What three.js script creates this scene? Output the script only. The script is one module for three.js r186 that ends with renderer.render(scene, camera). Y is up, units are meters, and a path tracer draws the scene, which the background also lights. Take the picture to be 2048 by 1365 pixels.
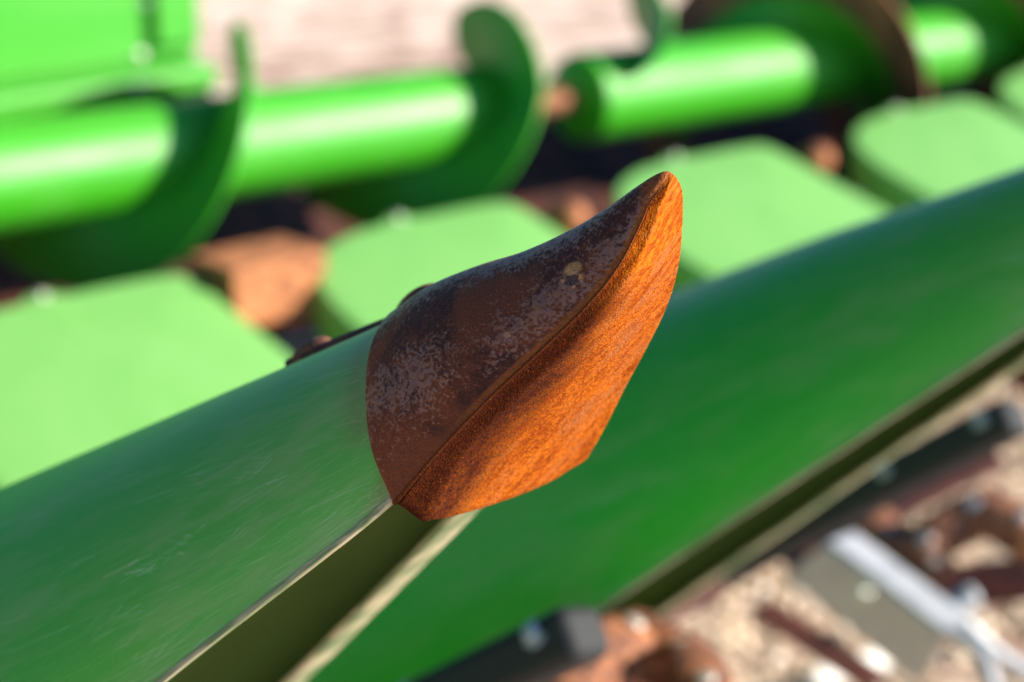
import * as THREE from 'three';
import { Sky } from 'three/addons/objects/Sky.js';
import { RoundedBoxGeometry } from 'three/addons/geometries/RoundedBoxGeometry.js';
import { mergeGeometries } from 'three/addons/utils/BufferGeometryUtils.js';

// ---------------------------------------------------------------- camera, sky, sun, exposure
const scene = new THREE.Scene();
const H = 1.85, PITCH = Math.asin(0.3173);
const camera = new THREE.PerspectiveCamera(19.46, 1024 / 682, 0.05, 1500);
camera.filmGauge = 36;
camera.position.set(0, H, 0);
camera.rotation.set(-PITCH, 0, 0);
camera.focus = 0.945;
camera.userData.fStop = 4.4;
camera.updateMatrixWorld(true);
const SUN = new THREE.Vector3(0.87, 0.42, 0.10).normalize();
const sky = new Sky();
sky.scale.setScalar(1000);
sky.name = 'sky';
sky.userData.kind = 'structure';
const su = sky.material.uniforms;
su.sunPosition.value.copy(SUN); su.turbidity.value = 4; su.rayleigh.value = 1.1; su.mieCoefficient.value = 0.004;
if (su.cloudCoverage) su.cloudCoverage.value = 0;
scene.add(sky);
scene.environmentIntensity = 0.15;
const sun = new THREE.DirectionalLight(0xfff1dd, 4.2);
sun.position.copy(SUN).multiplyScalar(20).add(new THREE.Vector3(0, 0, -3));
sun.target.position.set(0, 0, -3);
sun.castShadow = true;
sun.shadow.mapSize.set(4096, 4096);
Object.assign(sun.shadow.camera, { left: -9, right: 9, top: 9, bottom: -9, near: 1, far: 60 });
scene.add(sun, sun.target);
const renderer = new THREE.WebGLRenderer({ antialias: true });
renderer.setSize(1024, 682);
renderer.toneMapping = THREE.LinearToneMapping;
renderer.toneMappingExposure = 2.85;
renderer.shadowMap.enabled = true;

// ---------------------------------------------------------------- helpers
let seed = 7;
const rnd = () => { seed = (seed + 0x6d2b79f5) | 0; let t = Math.imul(seed ^ (seed >>> 15), 1 | seed); t = (t + Math.imul(t ^ (t >>> 7), 61 | t)) ^ t; return ((t ^ (t >>> 14)) >>> 0) / 4294967296; };
const V = (x, y, z) => new THREE.Vector3(x, y, z);
const clamp = (x, a = 0, b = 1) => Math.min(b, Math.max(a, x));
const lerp = (a, b, t) => a + (b - a) * t;
const sstep = (a, b, x) => { const t = clamp((x - a) / (b - a)); return t * t * (3 - 2 * t); };
// tiling value noise
const NT = 256, NTAB = new Float32Array(NT * NT).map(() => rnd());
function vn(x, y, px = NT, py = NT) {
  const xi = Math.floor(x), yi = Math.floor(y), fx = x - xi, fy = y - yi;
  const x0 = ((xi % px) + px) % px, x1 = (x0 + 1) % px, y0 = ((yi % py) + py) % py, y1 = (y0 + 1) % py;
  const sx = fx * fx * (3 - 2 * fx), sy = fy * fy * (3 - 2 * fy);
  const a = NTAB[(y0 % NT) * NT + (x0 % NT)], b = NTAB[(y0 % NT) * NT + (x1 % NT)], c = NTAB[(y1 % NT) * NT + (x0 % NT)], d = NTAB[(y1 % NT) * NT + (x1 % NT)];
  return a + (b - a) * sx + (c - a) * sy + (a - b - c + d) * sx * sy;
}
const fbm = (x, y, o = 4) => { let s = 0, w = 0.5, n = 0; for (let i = 0; i < o; i++) { s += w * vn(x + i * 17.3, y + i * 9.1); n += w; w *= 0.5; x *= 2.03; y *= 2.03; } return s / n; };
const enc = (c) => Math.round(255 * clamp(c <= 0.0031308 ? c * 12.92 : 1.055 * Math.pow(c, 1 / 2.4) - 0.055));
const tex = (data, w, h, srgb) => { const t = new THREE.DataTexture(data, w, h); t.magFilter = t.minFilter = THREE.LinearFilter; t.wrapS = t.wrapT = THREE.RepeatWrapping; if (srgb) t.colorSpace = THREE.SRGBColorSpace; t.needsUpdate = true; return t; };
// f(u, v) -> { c: [r,g,b] linear, r: roughness, b: bump 0..1 }
function bake(w, h, f) {
  const col = new Uint8Array(w * h * 4), rou = new Uint8Array(w * h * 4), bum = new Uint8Array(w * h * 4);
  for (let y = 0; y < h; y++) for (let x = 0; x < w; x++) {
    const o = (y * w + x) * 4, s = f((x + 0.5) / w, (y + 0.5) / h);
    for (let k = 0; k < 3; k++) { col[o + k] = enc(s.c[k]); rou[o + k] = Math.round(255 * clamp(s.r)); bum[o + k] = Math.round(255 * clamp(s.b)); }
    col[o + 3] = rou[o + 3] = bum[o + 3] = 255;
  }
  return { map: tex(col, w, h, true), roughnessMap: tex(rou, w, h), bumpMap: tex(bum, w, h) };
}
const mixc = (a, b, t) => [lerp(a[0], b[0], t), lerp(a[1], b[1], t), lerp(a[2], b[2], t)];
const used = {};
const numbered = (n) => { const k = used[n] = (used[n] ?? -1) + 1; return k ? `${n}_${String(k).padStart(3, '0')}` : n; };
function shadows(o) { o.castShadow = o.receiveShadow = true; return o; }
function mesh(name, geo, m, parent) { const o = shadows(new THREE.Mesh(geo, m)); o.name = name; parent.add(o); return o; }
function tag(o, label, category, group) { o.userData = { label, category }; if (group) o.userData.group = group; return o; }
function thing(name, label, category, group) { const o = new THREE.Group(); o.name = numbered(name); scene.add(o); return tag(o, label, category, group); }
// grid[i][j] of Vector3 -> geometry; uv from i, j
function loft(rows, closed = false, uvf) {
  const pos = [], uv = [], idx = [], n = rows[0].length;
  rows.forEach((r, i) => r.forEach((p, j) => { pos.push(p.x, p.y, p.z); const q = uvf ? uvf(i, j) : [i / (rows.length - 1), j / (n - 1)]; uv.push(q[0], q[1]); }));
  for (let i = 0; i + 1 < rows.length; i++) for (let j = 0; j + 1 < n; j++) { const a = i * n + j, b = a + 1, c = a + n, d = c + 1; idx.push(a, c, b, b, c, d); }
  const g = new THREE.BufferGeometry();
  g.setAttribute('position', new THREE.Float32BufferAttribute(pos, 3)); g.setAttribute('uv', new THREE.Float32BufferAttribute(uv, 2)); g.setIndex(idx);
  g.computeVertexNormals();
  return g;
}
const cr = (pts, n) => new THREE.CatmullRomCurve3(pts, false, 'centripetal').getPoints(n);
const box = (w, h, d, x, y, z, r = 0.006) => { const g = new RoundedBoxGeometry(w, h, d, 2, Math.min(r, w / 2.1, h / 2.1, d / 2.1)); g.translate(x, y, z); return g; };
const hexBolt = (r, h) => { const a = new THREE.CylinderGeometry(r, r, h, 6); a.translate(0, h / 2, 0); const b = new THREE.CylinderGeometry(r * 1.5, r * 1.5, h * 0.25, 20); b.translate(0, h * 0.12, 0); const c = new THREE.SphereGeometry(r * 0.92, 16, 8, 0, Math.PI * 2, 0, Math.PI / 2); c.scale(1, 0.35, 1); c.translate(0, h, 0); return mergeGeometries([a.toNonIndexed(), b.toNonIndexed(), c.toNonIndexed()]); };

// ---------------------------------------------------------------- header axes: L along the machine, U up, F out of its front
const L = V(0.7482, 0, -0.6634), F = V(0.6634, 0, 0.7482), U = V(0, 1, 0);
const Q0 = V(-0.5732, 0.8611, -3.3492), YAW = Math.atan2(0.6634, 0.7482), ROW = 0.76;
const hp = (l, u, f) => Q0.clone().addScaledVector(L, l).addScaledVector(U, u).addScaledVector(F, f);
function place(o, l, u, f) { o.position.copy(hp(l, u, f)); o.rotation.y = YAW; return o; }   // local x, y, z = L, U, F

// ---------------------------------------------------------------- materials
const noiseTex = (w, h, f) => bake(w, h, f);
const paintT = noiseTex(512, 512, (u, v) => {
  const n = fbm(u * 8, v * 8, 4), d = sstep(0.5, 0.8, fbm(u * 16 + 5, v * 16 + 3, 4));
  return { c: mixc([0.028, 0.27, 0.003], [0.05, 0.29, 0.012], n * 0.5 + d * 0.4), r: 0.38 + 0.2 * n + 0.1 * d, b: 0.5 };
});
const M = {};
M.paint = new THREE.MeshStandardMaterial({ map: paintT.map, roughnessMap: paintT.roughnessMap, roughness: 1, side: THREE.DoubleSide });
const hoodT = noiseTex(512, 512, (u, v) => {
  const n = fbm(u * 6, v * 6, 4), d = fbm(u * 40, v * 12, 3);
  return { c: mixc([0.13, 0.35, 0.066], [0.175, 0.385, 0.095], n * 0.6 + d * 0.4), r: 0.42 + 0.2 * n, b: 0.5 };
});
M.hood = new THREE.MeshStandardMaterial({ map: hoodT.map, roughnessMap: hoodT.roughnessMap, roughness: 1, side: THREE.DoubleSide });
const rustT = noiseTex(512, 512, (u, v) => {
  const n = fbm(u * 12, v * 12, 5), k = vn(u * 128, v * 128, 128, 128);
  return { c: mixc([0.085, 0.03, 0.018], [0.33, 0.12, 0.045], sstep(0.35, 0.7, n * 0.8 + k * 0.2)), r: 0.75 + 0.2 * n, b: n * 0.6 + k * 0.4 };
});
M.rust = new THREE.MeshStandardMaterial({ map: rustT.map, roughnessMap: rustT.roughnessMap, roughness: 1, bumpMap: rustT.bumpMap, bumpScale: 0.0015, side: THREE.DoubleSide });
const rustT2 = noiseTex(256, 256, (u, v) => { const n = fbm(u * 10, v * 10, 4); return { c: mixc([0.14, 0.04, 0.014], [0.40, 0.14, 0.045], sstep(0.25, 0.6, n)), r: 0.8, b: n }; });
M.rustLit = new THREE.MeshStandardMaterial({ map: rustT2.map, roughness: 0.8, bumpMap: rustT2.bumpMap, bumpScale: 0.0015 });  // lighter copy of the rust, sunlight put into its colour
M.trough = new THREE.MeshStandardMaterial({ map: rustT.map, color: 0x8c6c68, roughness: 0.8, side: THREE.DoubleSide });  // same rust tinted down, shade under the auger put into the colour
M.rustDark = new THREE.MeshStandardMaterial({ map: rustT.map, color: 0x9a7a78, roughness: 0.6, metalness: 0.2, side: THREE.DoubleSide });
M.black = new THREE.MeshStandardMaterial({ color: 0x151617, roughness: 0.75 });
M.steel = new THREE.MeshStandardMaterial({ color: 0xcfc8bd, roughness: 0.32, metalness: 0.6 });
const zincT = noiseTex(256, 256, (u, v) => { const n = fbm(u * 10, v * 10, 4); return { c: mixc([0.27, 0.275, 0.285], [0.42, 0.425, 0.43], n), r: 0.4 + 0.25 * n, b: n }; });
M.zinc = new THREE.MeshStandardMaterial({ map: zincT.map, roughnessMap: zincT.roughnessMap, roughness: 1, metalness: 0.15, side: THREE.DoubleSide });

// ---------------------------------------------------------------- ground
const groundT = noiseTex(1024, 1024, (u, v) => {
  const n = fbm(u * 10, v * 10, 5), st = fbm(u * 7 + 31, v * 22 + 7, 4), k = vn(u * 256, v * 256);
  const g2 = fbm(u * 44 + 3, v * 70 + 11, 3), c = mixc([0.28, 0.155, 0.10], [0.80, 0.61, 0.47], sstep(0.28, 0.68, n * 0.2 + st * 0.25 + g2 * 0.55));
  return { c: c.map((x) => x * (0.8 + 0.4 * k)), r: 0.95, b: 0.6 * k + 0.4 * n };
});
for (const t of Object.values(groundT)) t.repeat.set(100, 100);
const ground = mesh('ground', new THREE.PlaneGeometry(500, 500), new THREE.MeshStandardMaterial({ map: groundT.map, roughness: 0.95, bumpMap: groundT.bumpMap, bumpScale: 0.008 }), scene);
ground.rotation.x = -Math.PI / 2; ground.rotation.z = 0.5; ground.userData.kind = 'structure';
{
  const g = new THREE.IcosahedronGeometry(1, 1), p = g.attributes.position;
  for (let i = 0; i < p.count; i++) { const v = V(p.getX(i), p.getY(i), p.getZ(i)); const s = 0.78 + 0.4 * vn(v.x * 1.7 + 9, v.y * 1.7 + v.z * 1.3 + 9); p.setXYZ(i, v.x * s, v.y * s * 0.75, v.z * s); }
  g.computeVertexNormals();
  const N = 26000, im = new THREE.InstancedMesh(g, new THREE.MeshStandardMaterial({ color: 0xffffff, roughness: 0.9 }), N), m = new THREE.Matrix4(), q = new THREE.Quaternion(), e = new THREE.Euler(), c = new THREE.Color();
  for (let i = 0; i < N; i++) {
    const w = hp(-0.9 + 4.2 * rnd(), 0, -0.9 + 3.2 * rnd()), s = 0.005 + 0.013 * Math.pow(rnd(), 2);
    q.setFromEuler(e.set(rnd() * 6, rnd() * 6, rnd() * 6));
    im.setMatrixAt(i, m.compose(V(w.x, s * 0.35, w.z), q, V(s, s, s)));
    const t = rnd(), k = 0.65 + 0.6 * rnd();
    im.setColorAt(i, c.setRGB(...(t < 0.75 ? [0.56, 0.43, 0.3] : t < 0.9 ? [0.38, 0.26, 0.17] : [0.68, 0.62, 0.54]).map((x) => Math.min(0.85, x * k))));
  }
  im.name = 'gravel'; shadows(im); tag(im, 'pale beige gravel scattered over the ground under the machine', 'gravel'); im.userData.kind = 'stuff';
  scene.add(im);
}

// ---------------------------------------------------------------- divider snouts with rusty tips
const camRight = V(1, 0, 0).applyQuaternion(camera.quaternion), camUp = V(0, 1, 0).applyQuaternion(camera.quaternion), camBack = V(0, 0, 1).applyQuaternion(camera.quaternion);
const atPix = (x, y, d) => camera.position.clone().addScaledVector(camRight, (x - 1024) / 3982 * d).addScaledVector(camUp, -(y - 682.5) / 3982 * d).addScaledVector(camBack, -d);
const DIP = 0.04, ROLL = -0.06;
// snout axes in the world: A towards the tip, N out of its back, R to its right
const A = camRight.clone().multiplyScalar(0.65764).addScaledVector(camUp, 0.45835).addScaledVector(camBack, 0.59785);
const Nn = camRight.clone().multiplyScalar(-0.49931).addScaledVector(camUp, 0.85945).addScaledVector(camBack, -0.10967);
const R = new THREE.Vector3().crossVectors(A, Nn).negate();
const SO = camera.position.clone().addScaledVector(camRight, -0.06434).addScaledVector(camUp, -0.03626).addScaledVector(camBack, -1.05);
// tip: stations of [a, n] for ridge r, bend b, edge e and crest c (metres in the snout's own axes), and half width w
const TIP = [
  { w: 0.072, r: [0.035, -0.048], b: [0.031, -0.0648], e: [0.036, -0.076], c: [0.040, 0.041] },
  { w: 0.064, r: [0.072, -0.038], b: [0.073, -0.0461], e: [0.065, -0.067], c: [0.068, 0.040] },
  { w: 0.056, r: [0.107, -0.030], b: [0.1106, -0.0377], e: [0.100, -0.053], c: [0.098, 0.034] },
  { w: 0.047, r: [0.140, -0.024], b: [0.1448, -0.0315], e: [0.131, -0.042], c: [0.127, 0.026] },
  { w: 0.037, r: [0.167, -0.018], b: [0.1738, -0.0234], e: [0.160, -0.031], c: [0.156, 0.021] },
  { w: 0.027, r: [0.187, -0.010], b: [0.1929, -0.0143], e: [0.183, -0.019], c: [0.180, 0.019] },
  { w: 0.016, r: [0.203, 0.002], b: [0.2078, -0.0018], e: [0.204, -0.004], c: [0.201, 0.019] },
  { w: 0.0128, r: [0.2085, 0.0068], b: [0.2125, 0.0032], e: [0.2098, 0.0008], c: [0.2075, 0.0188] },
];
const S3 = (a, n, w) => V(w, n, a);     // local x = R, y = N, z = A
const between = (p, q, t) => [lerp(p[0], q[0], t), lerp(p[1], q[1], t)];
function tipSection(s) {
  const { w, r, b, e, c } = s, k = (p, x) => S3(p[0], p[1], x);
  const er = between(e, c, 0.13);
  const up = cr([k(r, -w), k(between(r, c, 0.3), -w * 0.95), k(between(r, c, 0.62), -w * 0.73), k(between(r, c, 0.88), -w * 0.41), k(c, 0), k(between(e, c, 0.88), w * 0.41), k(between(e, c, 0.62), w * 0.73), k(between(e, c, 0.3), w * 0.95), k(er, w * 1.0)], 56);
  const q = (t, x, d) => { const p = between(e, b, t); return k([p[0], p[1] - d * w], x * w); }, c2 = (t, x, d) => { const p = between(b, r, t); return k([p[0], p[1] + d * w], x * w); };
  const lo = [...cr([k(er, w), q(0.02, 0.975, 0.004), q(0.11, 0.80, 0.004)], 10),
    ...cr([q(0.11, 0.80, 0.004), q(0.3, 0.37, 0.022), q(0.55, -0.05, 0.026), q(0.74, -0.37, 0.016), q(0.93, -0.675, -0.002), c2(0.05, -0.795, 0.004), c2(0.34, -0.86, 0.012), c2(0.56, -0.905, 0.02), c2(0.78, -0.955, 0.018)], 30).slice(1)];
  // narrow groove just under the raised ridge bead
  const g = k(between(b, r, 0.84), -w * 0.965), gd = 0.0026 * clamp(w / 0.03, 0.35, 1);
  lo.push(g.clone().add(V(gd, gd * 0.9, 0)), k(between(b, r, 0.9), -w * 0.985).add(V(-gd * 0.1, -gd * 0.4, 0)), k(between(b, r, 0.96), -w * 1.0).add(V(-gd * 0.3, -gd * 0.3, 0)), k(r, -w));
  return { up, lo };
}
function tipGeometry() {
  const ts = [], curve = (f) => new THREE.CatmullRomCurve3(TIP.map(f), false, 'centripetal');
  const NS = 72, key = { r: curve((s) => V(s.r[0], s.r[1], s.w)), b: curve((s) => V(s.b[0], s.b[1], s.w)), e: curve((s) => V(s.e[0], s.e[1], s.w)), c: curve((s) => V(s.c[0], s.c[1], s.w)) };
  const at = (cv, t) => { const p = cv.getPoint(t); return p; };
  for (let i = 0; i <= NS; i++) {
    const t = i / NS, r = at(key.r, t), b = at(key.b, t), e = at(key.e, t), c = at(key.c, t);
    ts.push(tipSection({ w: r.z, r: [r.x, r.y], b: [b.x, b.y], e: [e.x, e.y], c: [c.x, c.y] }));
  }
  // the back corners of the casting are rounded off
  for (let i = 0; i < 6; i++) for (const key of ['up', 'lo']) for (const p of ts[i][key]) {
    const w = TIPW(0.036 + i * 0.0036), k = Math.pow(1 - i / 6, 1.5), right = clamp((p.x / w - 0.62) / 0.38), left = key === 'lo' ? clamp(1 - Math.abs(p.x / w + 0.74) / 0.2) : 0, low = key === 'up' ? clamp(1 - (p.y + 0.072) / 0.03) : 1;
    const dz = k * 0.014 * right * right * low; p.x *= TIPW(p.z + dz) / TIPW(p.z); p.y += 0.31 * dz; p.z += dz + k * 0.004 * left * left;
  }
  // rounded nose: shrink the last section towards the apex
  const last = ts[NS], apex = S3(0.2205, 0.0152, 0), cen = last.up.reduce((s, p) => s.add(p), V(0, 0, 0)).divideScalar(last.up.length);
  const nose = (list, q) => list.map((p) => p.clone().sub(cen).multiplyScalar(Math.sqrt(1 - q)).add(cen).addScaledVector(apex.clone().sub(cen), q));
  const ups = ts.map((s) => s.up), los = ts.map((s) => s.lo);
  for (let i = 1; i <= 14; i++) { const q = 1 - Math.pow(1 - i / 14, 2) - 1e-4; ups.push(nose(last.up, q)); los.push(nose(last.lo, q)); }
  // turned-in rim at the back, so the casting has thickness
  const rim = (rows) => { const b0 = rows[0], c0 = S3(0.04, -0.005, 0); return [b0.map((p) => p.clone().lerp(c0, 0.09).add(V(0, 0, 0.006))), b0.map((p) => p.clone().lerp(c0, 0.06).add(V(0, 0, -0.0008))), b0.map((p) => p.clone().lerp(c0, 0.015).add(V(0, 0, -0.0012))), ...rows]; };
  const rowsU = rim(ups), rowsL = rim(los), arcs = rowsU.map((r) => { const a = [0]; for (let k = 1; k < r.length; k++) a.push(a[k - 1] + r[k].distanceTo(r[k - 1])); return a; });
  const arcL = rowsL.map((r) => { const a = [0]; for (let k = 1; k < r.length; k++) a.push(a[k - 1] + r[k].distanceTo(r[k - 1])); return a; });
  const half = arcs.slice(3).map((a, i) => [ups[i][0].z, a[28], arcL[i + 3][arcL[i + 3].length - 1]]);
  return { up: loft(rowsU, false, (i, j) => [rowsU[i][j].z / 0.235, 0.5 + (arcs[i][j] - arcs[i][28]) / 0.26]), lo: loft(rowsL, false, (i, j) => [rowsL[i][j].z / 0.235, 0.99 - (arcL[i][arcL[i].length - 1] - arcL[i][j]) / 0.19]), half };
}
const TIPW = (a) => { let k = 0; while (k < TIP.length - 2 && a > TIP[k + 1].r[0]) k++; const p = TIP[k], q = TIP[k + 1]; return Math.max(0.004, lerp(p.w, q.w, clamp((a - p.r[0]) / (q.r[0] - p.r[0]), -1, 1.3))); };
const tipGeo = tipGeometry();
const halfArc = (a, c = 1) => { const h = tipGeo.half; let k = 0; while (k < h.length - 2 && a > h[k + 1][0]) k++; return lerp(h[k][c], h[k + 1][c], clamp((a - h[k][0]) / Math.max(1e-5, h[k + 1][0] - h[k][0]))); };
const SPOT = [0.704, 0.331], SPOT2 = [0.542, 0.252];
const gauss = (x, y, cx, cy, sx, sy) => Math.exp(-(((x - cx) / sx) ** 2) - (((y - cy) / sy) ** 2));
const tipUpT = bake(2048, 1152, (u, v) => {
  const a = u * 0.235, y = (v - 0.5) * 0.26, h = Math.max(0.003, halfArc(a)), s = clamp(0.5 + y / (2 * h)), x = clamp((a - 0.036) / 0.18), U1 = a * 1000, V1 = y * 1000;   // millimetres; s: 0 ridge, 0.5 crest, 1 right edge
  const big = fbm(U1 / 15 + 3, V1 / 15 + 7, 4), fine = fbm(U1 / 1.3, V1 / 1.3, 3), grain = vn(U1 / 0.42, V1 / 0.42), grain2 = fbm(U1 / 0.85 + 3, V1 / 0.85, 2);
  let g = 0.95 * gauss(x, s, 0.17, 0.19, 0.16, 0.1) + 0.9 * gauss(x, s, 0.6, 0.12, 0.16, 0.09) + 1.1 * gauss(x, s, 0.85, 0.08, 0.16, 0.09) + 0.7 * gauss(x, s, 0.75, 0.36, 0.3, 0.09) + 1.15 * sstep(0.34, 0.47, s) * sstep(0.75, 0.6, s) - 0.5 * gauss(x, s, 0.2, 0.31, 0.3, 0.045) + 0.55 * gauss(x, s, 0.02, 0.4, 0.06, 0.2) - 0.3 * gauss(x, s, 0.42, 0.2, 0.12, 0.1) - 0.9 * sstep(0.06, 0.0, s) * sstep(0.6, 0.35, x);  // patina patches; the crest band also carries a painted sky sheen
  let mid = fbm(U1 / 2.1 + 50, V1 / 2.1 + 20, 4), m = sstep(0.2, 0.8, g * 0.6 + (big - 0.5) * 0.6 + (mid - 0.5) * 1.0 + (fine - 0.5) * 1.0 + (grain2 - 0.5) * 0.6 + 0.06);
  const dark = mixc([0.030, 0.0065, 0.0028], [0.115, 0.025, 0.005], sstep(0.3, 0.8, fine * 0.6 + grain * 0.4));
  const warm = sstep(0.45, 0.7, fbm(U1 / 22 + 40, V1 / 22 + 8, 3) + 0.25 * gauss(x, s, 0.42, 0.25, 0.16, 0.12) + 0.5 * gauss(x, s, 0.0, 0.0, 0.09, 0.16));
  let rustc = mixc(dark, [0.26, 0.058, 0.007], warm * (0.25 + 0.5 * grain));
  const pat = mixc(mixc([0.175, 0.080, 0.048], [0.285, 0.148, 0.095], fine), [0.33, 0.14, 0.05], sstep(0.5, 0.75, fbm(U1 / 6 + 9, V1 / 6, 3)) * 0.7);
  let c = mixc(rustc, pat, m * 0.8), r = lerp(0.8, 0.5, m) + 0.15 * (grain - 0.5), b = 0.35 + 0.35 * m + (1 - m) * 0.5 * (grain - 0.5) + 0.2 * (fine - 0.5);
  const pit = sstep(0.8, 0.92, grain2); c = mixc(c, [0.28, 0.11, 0.03], pit * 0.6);
  const toRidge = s < 0.5 ? (y + h) * 1000 : 99, nose = sstep(0.203, 0.213, a + 0.006 * (fine - 0.5));
  const beadRust = mixc([0.13, 0.030, 0.004], [0.40, 0.11, 0.010], fine * 0.6 + grain * 0.4), bead = Math.max(sstep(4.2, 2.6, toRidge + 1.6 * (fine - 0.5)) * sstep(0.05, 0.13, a) * 0.9, nose);
  c = mixc(c, beadRust, bead); r = lerp(r, 0.85, bead);
  c = mixc(c, [0.30, 0.16, 0.09], 0.4 * gauss(x, s, 0.12, 0.47, 0.2, 0.06) * fine * 2);
  // chipped spot, a pale ring with a drip above it
  const dx = (u - SPOT[0]) * 0.235, dy = (v - SPOT[1]) * 0.26, d = Math.hypot(dx, dy) + (fine - 0.5) * 0.0012;
  const ring = sstep(0.0062, 0.0052, d) * sstep(0.0030, 0.0040, d) * sstep(0.25, 0.5, fine + 0.15), hole = sstep(0.004, 0.003, d);
  const ex = dx - 0.0014, ey = dy - 0.0060, blob = sstep(0.0046, 0.0030, Math.hypot(ex * 0.8, ey) + (fine - 0.5) * 0.002);
  c = mixc(c, [0.05, 0.03, 0.025], hole * 0.75); c = mixc(c, [0.62, 0.29, 0.09], Math.max(ring * 0.75 * sstep(0.42, 0.62, fbm(U1 / 2.4 + 5, V1 / 2.4, 2)), blob * 0.85 * (0.4 + fine))); b += 0.35 * Math.max(ring, blob) - 0.2 * hole;
  const d2 = Math.hypot((u - SPOT2[0]) * 0.235, (v - SPOT2[1]) * 0.26); c = mixc(c, [0.42, 0.2, 0.1], sstep(0.0026, 0.0014, d2 + (fine - 0.5) * 0.001) * 0.8);
  return { c, r, b };
});
const tipLoT = bake(2048, 1152, (u, v) => {
  const a = u * 0.235, y = (0.99 - v) * 0.19, rel = 1 - 2 * y / Math.max(0.003, halfArc(a, 2)), U1 = a * 1000, V1 = y * 1000;    // rel: -1 right edge, 1 ridge
  const fine = fbm(U1 / 1.5, V1 / 1.5, 3), grain = vn(U1 / 0.42, V1 / 0.42), st = fbm(U1 / 16 + V1 / 40, V1 / 4.2 - U1 / 30, 4), big = fbm(U1 / 22 + 3, V1 / 22, 3), sp = fbm(U1 / 0.9, V1 / 0.9, 2);
  const ridge = sstep(0.12, 0.68, rel + (fine - 0.5) * 0.3 + (big - 0.5) * 0.3) * sstep(0.2, 0.16, a) + 0.5 * sstep(0.8, 1, rel) * sstep(0.15, 0.2, a);
  let c = mixc([0.24, 0.040, 0.001], [0.52, 0.125, 0.003], sstep(0.3, 0.7, st * 0.5 + fine * 0.5));
  c = mixc(c, [0.20, 0.075, 0.038], sstep(0.5, 0.66, st * 0.6 + big * 0.25 + fine * 0.15) * 0.5 * (1 - ridge));
  c = mixc(c, [0.042, 0.0065, 0.001], Math.min(1, ridge * (0.85 + 0.25 * fine)));  // shade of the chamfer painted into the rust towards the ridge
  c = mixc(c, [0.06, 0.015, 0.005], sstep(0.6, 0.74, sp) * (0.4 + 0.4 * ridge));
  const mm = y * 1000, gr = gauss(mm, 0, 3.6 + 0.8 * (big - 0.5), 0, 0.9, 1); c = mixc(c, [0.16, 0.045, 0.012], sstep(2.6, 1.4, mm) * (0.4 + 0.5 * fine)); c = mixc(c, [0.022, 0.006, 0.002], gr * (0.35 + 0.6 * sstep(0.35, 0.6, big)));
  c = mixc(c, [0.5, 0.16, 0.02], sstep(0.86, 0.97, grain) * 0.35);
  c = c.map((q) => q * (0.7 + 0.55 * grain));
  return { c, r: 0.85 + 0.12 * grain, b: 0.45 * grain + 0.4 * sp + 0.15 * st };
});
M.tipUp = new THREE.MeshPhysicalMaterial({ ...tipUpT, roughness: 1, metalness: 0, bumpScale: 0.0006, side: THREE.DoubleSide, specularIntensity: 0.8 });
M.tipLo = new THREE.MeshPhysicalMaterial({ ...tipLoT, specularIntensity: 0.15, roughness: 1, bumpScale: 0.0007, side: THREE.DoubleSide });

// shell stations: a, half width, lip height, crest height
const SHELL = [[0.045, 0.066, -0.043, 0.0365], [0.03, 0.0702, -0.047, 0.0385], [-0.10, 0.116, -0.062, 0.062], [-0.31, 0.175, -0.086, 0.101], [-0.60, 0.225, -0.12, 0.145], [-0.95, 0.255, -0.165, 0.18], [-1.25, 0.27, -0.21, 0.18], [-1.65, 0.28, -0.26, 0.12]];
const shellCurve = new THREE.CatmullRomCurve3(SHELL.map((s) => V(s[1], s[2], s[3])), false, 'centripetal'), shellA = new THREE.CatmullRomCurve3(SHELL.map((s) => V(s[0], 0, 0)), false, 'centripetal');
const TH = 0.0045, FL = 0.036;
function shellSection(t, inset) {
  const p = shellCurve.getPoint(t), a = shellA.getPoint(t).x, w = p.x - inset, lo = p.y, hi = p.z - inset, h = hi - lo, k = (x, y) => S3(a, y, x);
  return cr([k(-w, lo), k(-w * 0.95, lo + 0.3 * h), k(-w * 0.74, lo + 0.64 * h), k(-w * 0.41, lo + 0.89 * h), k(0, hi), k(w * 0.41, lo + 0.89 * h), k(w * 0.74, lo + 0.64 * h), k(w * 0.95, lo + 0.3 * h), k(w, lo)], 48);
}
function shellParts() {
  const NS = 80, out = [], inn = [];
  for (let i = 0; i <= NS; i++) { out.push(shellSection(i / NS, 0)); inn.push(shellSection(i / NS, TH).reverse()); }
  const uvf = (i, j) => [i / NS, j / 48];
  const shell = loft(out, false, uvf), shaded_inside = loft(inn, false, uvf);
  const lip = (side) => loft(out.map((r, i) => {
    const p = side < 0 ? r[0] : r[48], x = (d, y) => p.clone().add(V(-side * d, y, 0));
    return side < 0 ? [x(-0.0004, 0.0015), x(-0.0006, -0.0008), x(0.0008, -0.0018), x(0.004, -0.0018), x(0.0052, -0.0005), x(0.0048, 0.002)]
      : [x(-0.0015, 0.006), x(-0.002, -0.003), x(0.004, -0.006), x(FL, -0.005), x(FL + 0.001, -0.0015), x(FL, 0.0), x(0.004, 0.001)];
  }));
  return { shell, shaded_inside, left: lip(-1), right: lip(1) };
}
const sp = shellParts();
const wall = document.createElement('canvas'); wall.width = 2048; wall.height = 1024;
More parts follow.
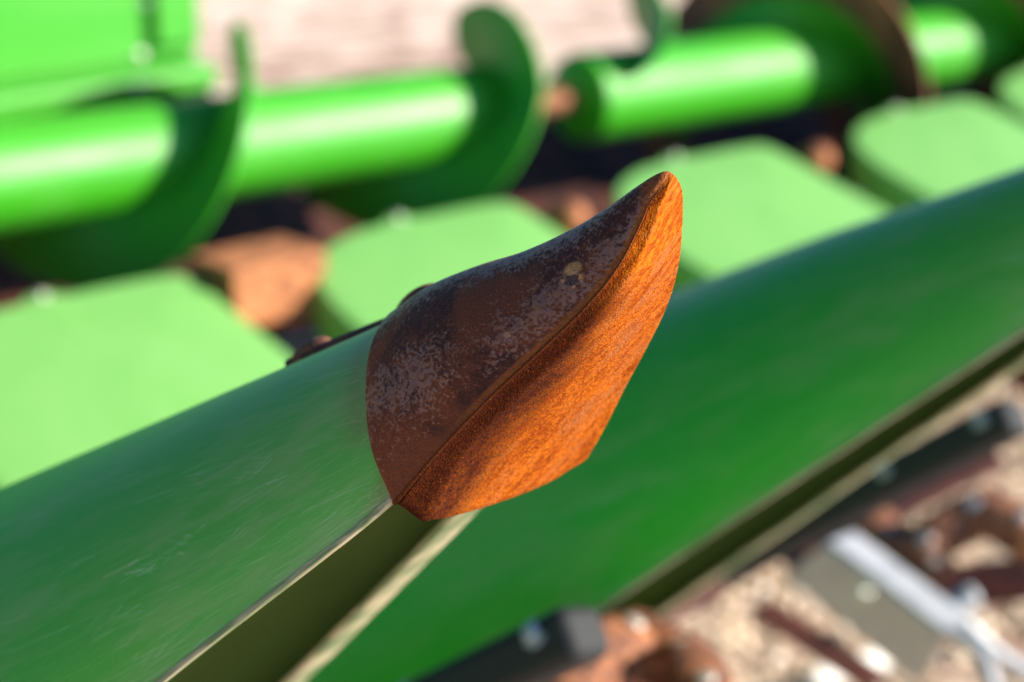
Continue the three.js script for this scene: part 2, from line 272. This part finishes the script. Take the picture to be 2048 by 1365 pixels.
{
  const c = wall.getContext('2d'), im = c.createImageData(2048, 1024);
  for (let y = 0; y < 1024; y++) for (let x = 0; x < 2048; x++) {
    const u = x / 2048, v = 1 - y / 1024, st = fbm(u * 40 + v * 14, v * 60 - u * 20, 3), n = fbm(u * 14, v * 10, 4), g = vn(u * 700, v * 500);
    const dustSheen = clamp(0.05 + 0.42 * sstep(0.5, 0.12, u) + 0.3 * sstep(0.3, 0.5, 0.5 - Math.abs(v - 0.5)) + 0.35 * sstep(0.4, 0.75, st * 0.5 + n * 0.5) + 0.1 * (g - 0.5) + 0.35 * sstep(0.05, 0.0, Math.min(v, 1 - v)) * n);  // dust, plus a pale sky sheen painted along the crest
    const q = mixc(mixc([0.02, 0.40, 0.012], [0.36, 0.42, 0.17], dustSheen * 0.6), [0.2, 0.12, 0.05], 0.4 * sstep(0.175, 0.14, u) * sstep(0.3, 0.65, n + 0.25 * (g - 0.5))), o = (y * 2048 + x) * 4;
    for (let k = 0; k < 3; k++) im.data[o + k] = enc(q[k]); im.data[o + 3] = 255;
  }
  c.putImageData(im, 0, 0);
  c.lineCap = 'round';
  const ln = (x, y, len, an, al, lw) => { c.strokeStyle = `rgba(${195 + 30 * rnd()},${205 + 20 * rnd()},${170 + 30 * rnd()},${al})`; c.lineWidth = lw; c.beginPath(); c.moveTo(x, y); const x2 = x + len * Math.cos(an), y2 = y + len * Math.sin(an); c.quadraticCurveTo((x + x2) / 2, (y + y2) / 2 + 3 * (rnd() - 0.5), x2, y2); c.stroke(); };
  for (let i = 0; i < 1500; i++) {                                    // long fine scratches along the snout, thickest towards the lower edge
    const v = 0.005 + 0.34 * Math.pow(rnd(), 1.8), side = rnd() < 0.3;
    ln(60 + 1200 * Math.pow(rnd(), 1.2), (side ? v : 1 - v) * 1024, 15 + 150 * rnd() * rnd(), (rnd() - 0.5) * 0.5 - 0.12, 0.06 + 0.4 * rnd() * rnd(), 0.6 + 1.0 * rnd());
  }
  for (let k = 0; k < 16; k++) {                                     // scuffs: bundles of short strokes
    const x = 310 + 420 * rnd(), y = (1 - 0.02 - 0.24 * rnd()) * 1024, an = (rnd() - 0.5) * 1.4;
    for (let i = 0; i < 9; i++) ln(x + 46 * (rnd() - 0.5), y + 24 * (rnd() - 0.5), 5 + 22 * rnd(), an + 0.3 * (rnd() - 0.5), 0.1 + 0.4 * rnd() * rnd(), 0.7 + 1.5 * rnd());
  }
}
const wallT = new THREE.CanvasTexture(wall); wallT.colorSpace = THREE.SRGBColorSpace; wallT.magFilter = THREE.LinearFilter;
M.snout = new THREE.MeshPhysicalMaterial({ map: wallT, roughness: 0.42, specularIntensity: 0.6, side: THREE.DoubleSide });
const lipT = noiseTex(512, 64, (u, v) => { const n = fbm(u * 60, v * 6, 4); return { c: mixc([0.13, 0.19, 0.07], [0.42, 0.37, 0.22], sstep(0.3, 0.75, n)), r: 0.8, b: n }; });
const insideShadeT = noiseTex(256, 256, (u, v) => { const n = fbm(u * 12, v * 12, 4); return { c: mixc([0.05, 0.105, 0.008], [0.10, 0.165, 0.026], n), r: 0.9, b: n }; });  // inner faces of the shell: shade put into a darker olive
M.shaded_inside = new THREE.MeshStandardMaterial({ map: insideShadeT.map, roughness: 0.85, side: THREE.DoubleSide });
M.lip = new THREE.MeshStandardMaterial({ map: lipT.map, roughness: 0.8, side: THREE.DoubleSide });
function makeSnout(label) {
  const t = thing('divider_snout', label, 'crop divider', 'green divider snouts along the front of the machine');
  t.position.copy(SO);
  t.quaternion.setFromRotationMatrix(new THREE.Matrix4().makeBasis(R, Nn, A));
  const tip = mesh('snout_tip', tipGeo.up, M.tipUp, t); tip.userData.label = 'rusty steel tip with dark brown patina and a pale chipped spot';
  const un = mesh('underside', tipGeo.lo, M.tipLo, tip); un.userData.label = 'bright orange rusted underside';
  const sh = mesh('shell', sp.shell, M.snout, t);
  mesh('shaded_inside', sp.shaded_inside, M.shaded_inside, sh).userData.label = 'inside face with shade painted in as dark olive';
  mesh('lip', sp.left, M.lip, sh); mesh('lip', sp.right, M.lip, sh);
  // hinge strap on the far side of the back, with its two rusted bolt heads
  const rod = mesh('strap', new THREE.TubeGeometry(new THREE.CatmullRomCurve3([S3(0.035, 0.036, 0.03), S3(0.0, 0.044, 0.03), S3(-0.05, 0.054, 0.03), S3(-0.075, 0.058, 0.03)]), 20, 0.004, 10), M.rustDark, t);
  for (const [a, n, w, r] of [[0.026, 0.042, 0.034, 0.011], [-0.06, 0.056, 0.034, 0.010]]) { const g = new THREE.SphereGeometry(r, 20, 12); g.scale(1, 0.8, 1.7); const o = mesh('bolt_head', g, M.rust, rod); o.position.copy(S3(a, n, w)); }
  return t;
}
const snoutA = makeSnout('near green divider snout ending in the sharply focused rusty steel tip');
for (const [i, label] of [[1, 'long blurred green snout running behind the rusty tip to the right border']]) {
  const c = snoutA.clone(); c.name = numbered('divider_snout'); scene.add(c); c.position.addScaledVector(L, ROW * i); c.userData = { ...snoutA.userData, label };
  const piv = atPix(2000, 545, 1.65), q = new THREE.Quaternion().setFromAxisAngle(R, DIP).multiply(new THREE.Quaternion().setFromAxisAngle(A, ROLL)); c.position.sub(piv).applyQuaternion(q).add(piv); c.quaternion.premultiply(q); c.position.sub(camera.position).multiplyScalar(1.07).add(camera.position).addScaledVector(camUp, 0.012);
}

// ---------------------------------------------------------------- hoods between the rows
function hoodGeometry() {
  // plan outline of the top, right rear corner at 0, 0 (x = L, z = F), then the walls turn down
  const plan = [[0, 0.85], [0, 0.7], [0.003, 0.45], [0.002, 0.12], [0, 0.03], [-0.012, 0.004], [-0.06, -0.006], [-0.19, -0.012], [-0.235, -0.014], [-0.26, -0.032], [-0.29, -0.034], [-0.315, -0.014], [-0.37, -0.010], [-0.43, 0.004], [-0.50, 0.038], [-0.555, 0.095], [-0.59, 0.18], [-0.605, 0.3], [-0.605, 0.5], [-0.6, 0.7], [-0.6, 0.85]];
  const out = cr(plan.map((p) => V(p[0], 0, p[1])), 160), cen = (z) => V(-0.3, 0, Math.max(0.3, z));
  const drop = (z) => -0.25 * z - 0.12 * Math.pow(Math.max(0, z - 0.3), 2);
  const rings = [[0.0, 0], [0.35, 0], [0.7, 0], [0.9, 0], [0.972, -0.001], [0.986, -0.0035], [0.996, -0.009], [1.0, -0.016], [1.002, -0.035], [1.003, -0.06], [1.003, -0.09]];
  return loft(rings.map(([k, y]) => out.map((p) => { const c = cen(p.z), q = c.clone().lerp(p, k); q.y = drop(q.z) + y + 0.012 * (1 - Math.min(1, k * k)); return q; })), false, (i, j) => [out[j].z * 0.8, rings[i][0]]);
}
const hoodGeo = hoodGeometry();
const bolt = hexBolt(0.008, 0.008);
function makeHood(label) {
  const t = thing('row_hood', label, 'machine hood', 'light green hoods between the rows');
  const p = mesh('hood_panel', hoodGeo, M.hood, t);
  const b = mesh('bolt', bolt, M.steel, t); b.position.set(-0.275, 0.003, -0.012);
  return t;
}
const hood0 = place(makeHood('large light green hood at the left edge above the near snout'), 0, 0, 0);
['light green hood directly left of the rusty tip, rounded corner beside a rust beam', 'light green hood directly behind the point of the rusty tip', 'light green hood right of the tip, above the far end of the long snout', 'sliver of pale green hood cut by the right border below the auger'].forEach((label, i) => {
  const c = hood0.clone(); c.name = numbered('row_hood'); scene.add(c); place(c, ROW * (i + 1) - (i === 3 ? 0.05 : 0), 0, i === 3 ? -0.1 : 0); c.userData = { ...hood0.userData, label };
});

// ---------------------------------------------------------------- auger
{
  const t = thing('auger', 'bright green auger tube with helical flights running across behind the hoods', 'auger');
  place(t, 0, 0.105, -0.42); t.rotateZ(-0.034);
  const r = 0.104;
  for (const [x0, x1, q] of [[-1.6, 1.07, r], [1.35, 5.9, r]]) { const tube = new THREE.CylinderGeometry(q, q, x1 - x0, 64, 1); tube.rotateZ(Math.PI / 2); tube.translate((x0 + x1) / 2, 0, 0); mesh('tube', tube, M.paint, t); }
  const shaft = new THREE.CylinderGeometry(0.03, 0.03, 7.5, 24); shaft.rotateZ(Math.PI / 2); shaft.translate(2.15, 0, 0); const dome = new THREE.SphereGeometry(r, 40, 16, 0, Math.PI * 2, 0, Math.PI / 2); dome.scale(1, 0.3, 1); dome.rotateZ(Math.PI / 2); dome.translate(1.35, 0, 0); mesh('end_dome', dome, M.paint, t);
  mesh('shaft', shaft, M.rust, t);
  // helix: angle 0 = top, growing towards the front; x falls (hand -1) or grows (hand 1) with it
  const flight = (x0, hand, p, a0, a1, r0, r1, th, flat) => {
    const n = Math.ceil((a1 - a0) / 0.06), rows = [];
    for (let i = 0; i <= n; i++) {
      const a = lerp(a0, a1, i / n), e = Math.min(1, (Math.min(i, n - i) / n) * (a1 - a0) / 0.5), rr = lerp(r0, r1, Math.sqrt(Math.max(0.02, 1 - (1 - e) * (1 - e)))), x = x0 + hand * p * (flat && a < 1.2 ? 1.2 - (1.2 - a) * flat : a) / (2 * Math.PI);
      const q = (rad, dx) => V(x + dx, rad * Math.cos(a), rad * Math.sin(a));
      rows.push([q(r0, -th / 2), q(lerp(r0, rr, 0.5), -th / 2), q(rr - 0.001, -th / 2), q(rr, 0), q(rr - 0.001, th / 2), q(lerp(r0, rr, 0.5), th / 2), q(r0, th / 2)]);
    }
    return loft(rows, false, (i, j) => [i * 0.02, j / 6]);
  };
  const T = 2 * Math.PI;
  mesh('flight', flight(1.17, -1, 0.76, -1.0, 2.6 * T, r - 0.003, 0.245, 0.012, 0.3), M.paint, t);
  mesh('flight', flight(1.56, -1, 0.76, -0.9, 0.17 * T, r - 0.003, 0.25, 0.012), M.paint, t);
  const rim = mesh('flight', flight(2.08, 1, 0.70, -0.45 * T, 3.3 * T, r - 0.003, 0.245, 0.012), M.paint, t);
  mesh('worn_rim', flight(2.08, 1, 0.70, -0.45 * T, 3.3 * T, 0.195, 0.31, 0.016), M.rust, rim).userData.label = 'rust brown worn rim';
}
// ---------------------------------------------------------------- auger trough, rear panel, main beam
{
  const t = thing('auger_trough', 'rusty brown sheet trough in shadow under the green auger', 'trough');
  place(t, 0, 0, 0);
  const prof = cr([V(0, 0.0, -0.86), V(0, -0.12, -0.83), V(0, -0.22, -0.72), V(0, -0.27, -0.5), V(0, -0.27, -0.3), V(0, -0.22, -0.12), V(0, -0.17, -0.05)], 30), rows = [];
  for (let i = 0; i <= 40; i++) rows.push([...prof.map((p) => V(-2 + i * 0.2, p.y, p.z)), ...prof.slice().reverse().map((p) => V(-2 + i * 0.2, p.y - 0.006, p.z - 0.004))]);
  mesh('trough_sheet', loft(rows, false, (i, j) => [i * 0.35, j * 0.06]), M.trough, t);
  const f = thing('main_beam', 'orange rusty square beam between the hoods, in front of the trough', 'steel beam');
  place(f, 0, 0, 0);
  mesh('beam', box(8, 0.11, 0.1, 2, -0.235, 0.06), M.rust, f);
  for (const l of [-1.85, 5.85]) mesh('leg', box(0.1, 0.62, 0.1, l, -0.551, 0.06), M.rust, f);
  const b = thing('rear_panel', 'flat bright green rear panel with bolts in the upper left corner', 'machine panel');
  place(b, 0, 0, 0);
  mesh('panel', box(2.6, 0.77, 0.012, 0.615 - 1.3, 0.38, -0.9, 0.004), M.paint, b);
  mesh('flange', box(2.62, 0.06, 0.17, 0.565 - 1.31, 0.165, -0.81, 0.02), M.paint, b);
  mesh('shade_strip', box(2.6, 0.05, 0.15, 0.555 - 1.3, 0.108, -0.81, 0.01), M.black, b);  // black box added for the dark shade under the flange
  mesh('stile', box(0.11, 0.55, 0.03, 0.555, 0.49, -0.882, 0.008), M.paint, b);
  { const o = mesh('bolt', bolt, M.steel, b); o.rotation.x = Math.PI / 2; o.position.set(0.36, 0.17, -0.726); }
  for (const [x, y] of [[0.49, 0.315], [0.47, 0.2], [0.44, 0.43], [0.55, 0.25]]) { const o = mesh('bolt', bolt, M.steel, b); o.rotation.x = Math.PI / 2; o.position.set(x, y, -0.894); }
  for (const l of [-1.8, 0.45]) mesh('post', box(0.06, 0.25, 0.05, l, -0.01, -0.9), M.rustDark, b);
}
// ---------------------------------------------------------------- row units in the gaps
function makeRowUnit(label, cover) {
  const t = thing('row_unit', label, 'row unit', 'row units in the gaps between the hoods');
  for (const q of [-1, 1]) { const o = mesh('rail', box(0.05, 0.09, 0.72, 0, 0, 0), M.rustDark, t); o.position.set(q * 0.055, -0.3, 0.42); o.rotation.x = 0.2; }
  if (cover) { const o = mesh('gearbox_cover', box(0.2, 0.11, 0.14, 0, 0, 0, 0.006), M.rustLit, t); o.position.set(0.03, -0.035, 0.05); const n = mesh('neck', box(0.07, 0.16, 0.09, 0, -0.1, 0, 0.02), M.rustDark, o); n.position.z = -0.02; }
  else { const g = new THREE.CapsuleGeometry(0.035, 0.12, 6, 16); const o = mesh('guide_tube', g, M.rustLit, t); o.position.set(0.03, -0.07, 0.02); o.rotation.set(1.1, 0, 0.3); const n = mesh('neck', box(0.05, 0.16, 0.06, 0, 0, 0, 0.015), M.rustDark, t); n.position.set(0.03, -0.16, 0.03); }
  return t;
}
place(makeRowUnit('row unit with a wide orange rusty cover, left of the light hood beside the tip', true), 0.09, 0, 0);
const unitB = place(makeRowUnit('row unit with a rust tube just above and left of the tip point', false), ROW + 0.09, 0, 0);
{ const c = unitB.clone(); c.name = numbered('row_unit'); scene.add(c); place(c, 2 * ROW + 0.09, 0, 0); c.userData = { ...unitB.userData, label: 'row unit in the dark gap under the brown rimmed auger flight' }; }

// black chain guides with bolts, and the rusty chains beside them
function makeGuide(label, end, dir, bolts, len) {
  const t = thing('chain_guide', label, 'chain guide', 'black chain guides under the long snout');
  t.position.copy(end); t.quaternion.setFromUnitVectors(V(0, 0, 1), dir.clone().normalize());
  const b = mesh('bar', new RoundedBoxGeometry(0.062, 0.05, len, 5, 0.015), M.black, t); b.position.z = -len / 2 + 0.03;
  const out = camBack.clone().multiplyScalar(0.8).addScaledVector(camUp, 0.6).applyQuaternion(t.quaternion.clone().invert()); out.z = 0; out.normalize();
  for (const z of bolts) { const h = mesh('bolt', hexBolt(0.009, 0.007), M.zinc, b); h.position.set(out.x * 0.03, out.y * 0.03, len / 2 - 0.03 - z); h.quaternion.setFromUnitVectors(V(0, 1, 0), out); }
  return t;
}
{ const e1 = atPix(1128, 1284, 1.72), d1 = e1.clone().sub(atPix(790, 1445, 1.82)), e2 = atPix(2000, 850, 2.45), d2 = e2.clone().sub(atPix(1650, 1030, 2.6));
  makeGuide('black bar with a round bolt at its end, bottom border below the tip', e1, d1, [0.008, 0.16], 0.85);
  makeGuide('black bar with two bolts under the long snout at the right border', e2, d2, [0.008, 0.155], 0.5); }
const linkGeo = (() => { const a = []; for (const q of [-1, 1]) { const g = new THREE.CapsuleGeometry(0.03, 0.06, 5, 14); g.rotateZ(Math.PI / 2); g.scale(1, 1, 0.34); g.translate(0, 0, q * 0.02); a.push(g); } return mergeGeometries(a); })();
const pinGeo = (() => { const g = new THREE.CylinderGeometry(0.011, 0.011, 0.066, 18); g.rotateX(Math.PI / 2); const d = new THREE.SphereGeometry(0.011, 16, 8); d.scale(1, 1, 0.25); d.translate(0, 0, 0.033); return mergeGeometries([g, d]); })();
function makeChain(label, pts, n, plates) {
  const t = thing('gathering_chain', label, 'chain', 'rusty gathering chains over the gravel'), cv = new THREE.CatmullRomCurve3(pts.map((p) => atPix(...p)));
  t.position.copy(cv.getPointAt(0));
  for (let i = 0; i < n; i++) {
    const p = cv.getPointAt((i + 0.5) / n), d = cv.getTangentAt((i + 0.5) / n), up = camBack.clone().multiplyScalar(0.75).addScaledVector(camUp, 0.65), z = up.addScaledVector(d, -up.dot(d)).normalize();
    const o = mesh('link', linkGeo, M.rust, t); o.position.copy(p).sub(t.position).addScaledVector(z, (i % 2) * 0.006);
    o.quaternion.setFromRotationMatrix(new THREE.Matrix4().makeBasis(d, new THREE.Vector3().crossVectors(z, d), z));
    const pin = mesh('pin', pinGeo, M.steel, o); pin.position.x = 0.035;
  }
  for (const [p, q, w] of plates) { const a = atPix(...p), b = atPix(...q), d = b.clone().sub(a), len = d.length(); d.normalize(); const up = camBack.clone().multiplyScalar(0.6).addScaledVector(camUp, 0.8), z = up.addScaledVector(d, -up.dot(d)).normalize();
    const o = mesh('shadow_plate', new RoundedBoxGeometry(len, w, 0.012, 3, 0.005), M.rustDark, t); o.position.copy(a).lerp(b, 0.5).sub(t.position); o.quaternion.setFromRotationMatrix(new THREE.Matrix4().makeBasis(d, new THREE.Vector3().crossVectors(z, d), z)); }  // dark plates added in place of the shadows around the chain
  return t;
}
makeChain('rusty chain with bright pins at the bottom border beside the black bar', [[1120, 1400, 1.95], [1195, 1330, 2.05], [1290, 1300, 2.12], [1370, 1345, 2.08], [1420, 1430, 2.0]], 4, [[[1120, 1330, 2.3], [1420, 1160, 2.5], 0.06], [[1180, 1420, 2.25], [1480, 1400, 2.3], 0.08]]);
makeChain('rusty chain with bright pins behind the grey bracket', [[1730, 1030, 2.95], [1780, 1085, 2.9], [1850, 1110, 2.85], [1900, 1060, 2.85], [1965, 1035, 2.85], [2060, 1080, 2.8], [2140, 1130, 2.75]], 5, [[[1560, 1120, 2.95], [1990, 905, 3.1], 0.07], [[1800, 1190, 3.0], [2120, 1150, 2.95], 0.09], [[1520, 1215, 3.05], [1760, 1370, 2.95], 0.05]]);
{
  const t = thing('guide_bracket', 'grey folded metal bracket above the gravel in the lower right corner', 'metal bracket');
  const rear = [[1575, 1150, 2.90], [1655, 1085, 2.8], [1712, 1062, 2.84], [1770, 1150, 2.95]], front = [[1838, 1368, 2.78], [1892, 1268, 2.66], [1945, 1234, 2.7], [1975, 1300, 2.82]];
  const rows = [], o = atPix(...rear[0]); t.position.copy(o);
  const outline = (set) => { const p = set.map((q) => atPix(...q).sub(o)), r = []; for (let i = 0; i < 3; i++) for (let k = 0; k <= 8; k++) { if (i && !k) continue; r.push(p[i].clone().lerp(p[i + 1], k / 8)); } return r.map((v, i) => (i === 8 || i === 16 ? v.clone().lerp(r[i - 1].clone().add(r[i + 1]).multiplyScalar(0.5), 0.4) : v)); };
  const a = outline(rear), b = outline(front), inw = camUp.clone().multiplyScalar(-0.004).addScaledVector(camBack, -0.004);
  for (let i = 0; i <= 12; i++) { const row = a.map((p, j) => p.clone().lerp(b[j], i / 12)); rows.push([...row, ...row.slice().reverse().map((p) => p.clone().add(inw)), row[0].clone()]); }
  mesh('folded_plate', loft(rows), M.zinc, t);
  for (const pts of [[[1900, 1262, 2.68], [1945, 1290, 2.66], [1972, 1330, 2.62], [2000, 1420, 2.58]], [[1930, 1245, 2.7], [1975, 1290, 2.7], [2030, 1330, 2.7], [2110, 1370, 2.7]]])
    mesh('rod', new THREE.TubeGeometry(new THREE.CatmullRomCurve3(pts.map((p) => atPix(...p).sub(o))), 24, 0.011, 12), M.zinc, t);
  const tab = mesh('tab', new RoundedBoxGeometry(0.05, 0.03, 0.03, 3, 0.01), M.zinc, t); tab.position.copy(atPix(1925, 1205, 2.74).sub(o)); tab.rotation.set(0.2, 0.3, 0.5);
  for (const [x, y, d] of [[1730, 1190, 2.68]]) { const h = mesh('bolt', bolt, M.steel, t); h.position.copy(atPix(x, y, d).sub(o)); h.rotation.set(0.4, 0, 0.9); }
}
{
  const g = new THREE.LatheGeometry([[0, -0.1], [0.018, -0.098], [0.024, -0.08], [0.026, 0], [0.023, 0.08], [0.016, 0.098], [0, 0.102]].map((p) => new THREE.Vector2(...p)), 24);
  const o = mesh('dry_cob', g, new THREE.MeshStandardMaterial({ color: 0xe9e2d6, roughness: 0.8 }), scene);
  tag(o, 'pale dry corn cob lying on the gravel at the bottom border', 'corn cob');
  const p = atPix(1700, 1340, 1), d = p.sub(camera.position).normalize(); o.position.copy(camera.position).addScaledVector(d, -(H - 0.03) / d.y);
  o.quaternion.setFromUnitVectors(V(0, 1, 0), V(0.85, 0, -0.52).normalize());
}
renderer.render(scene, camera);
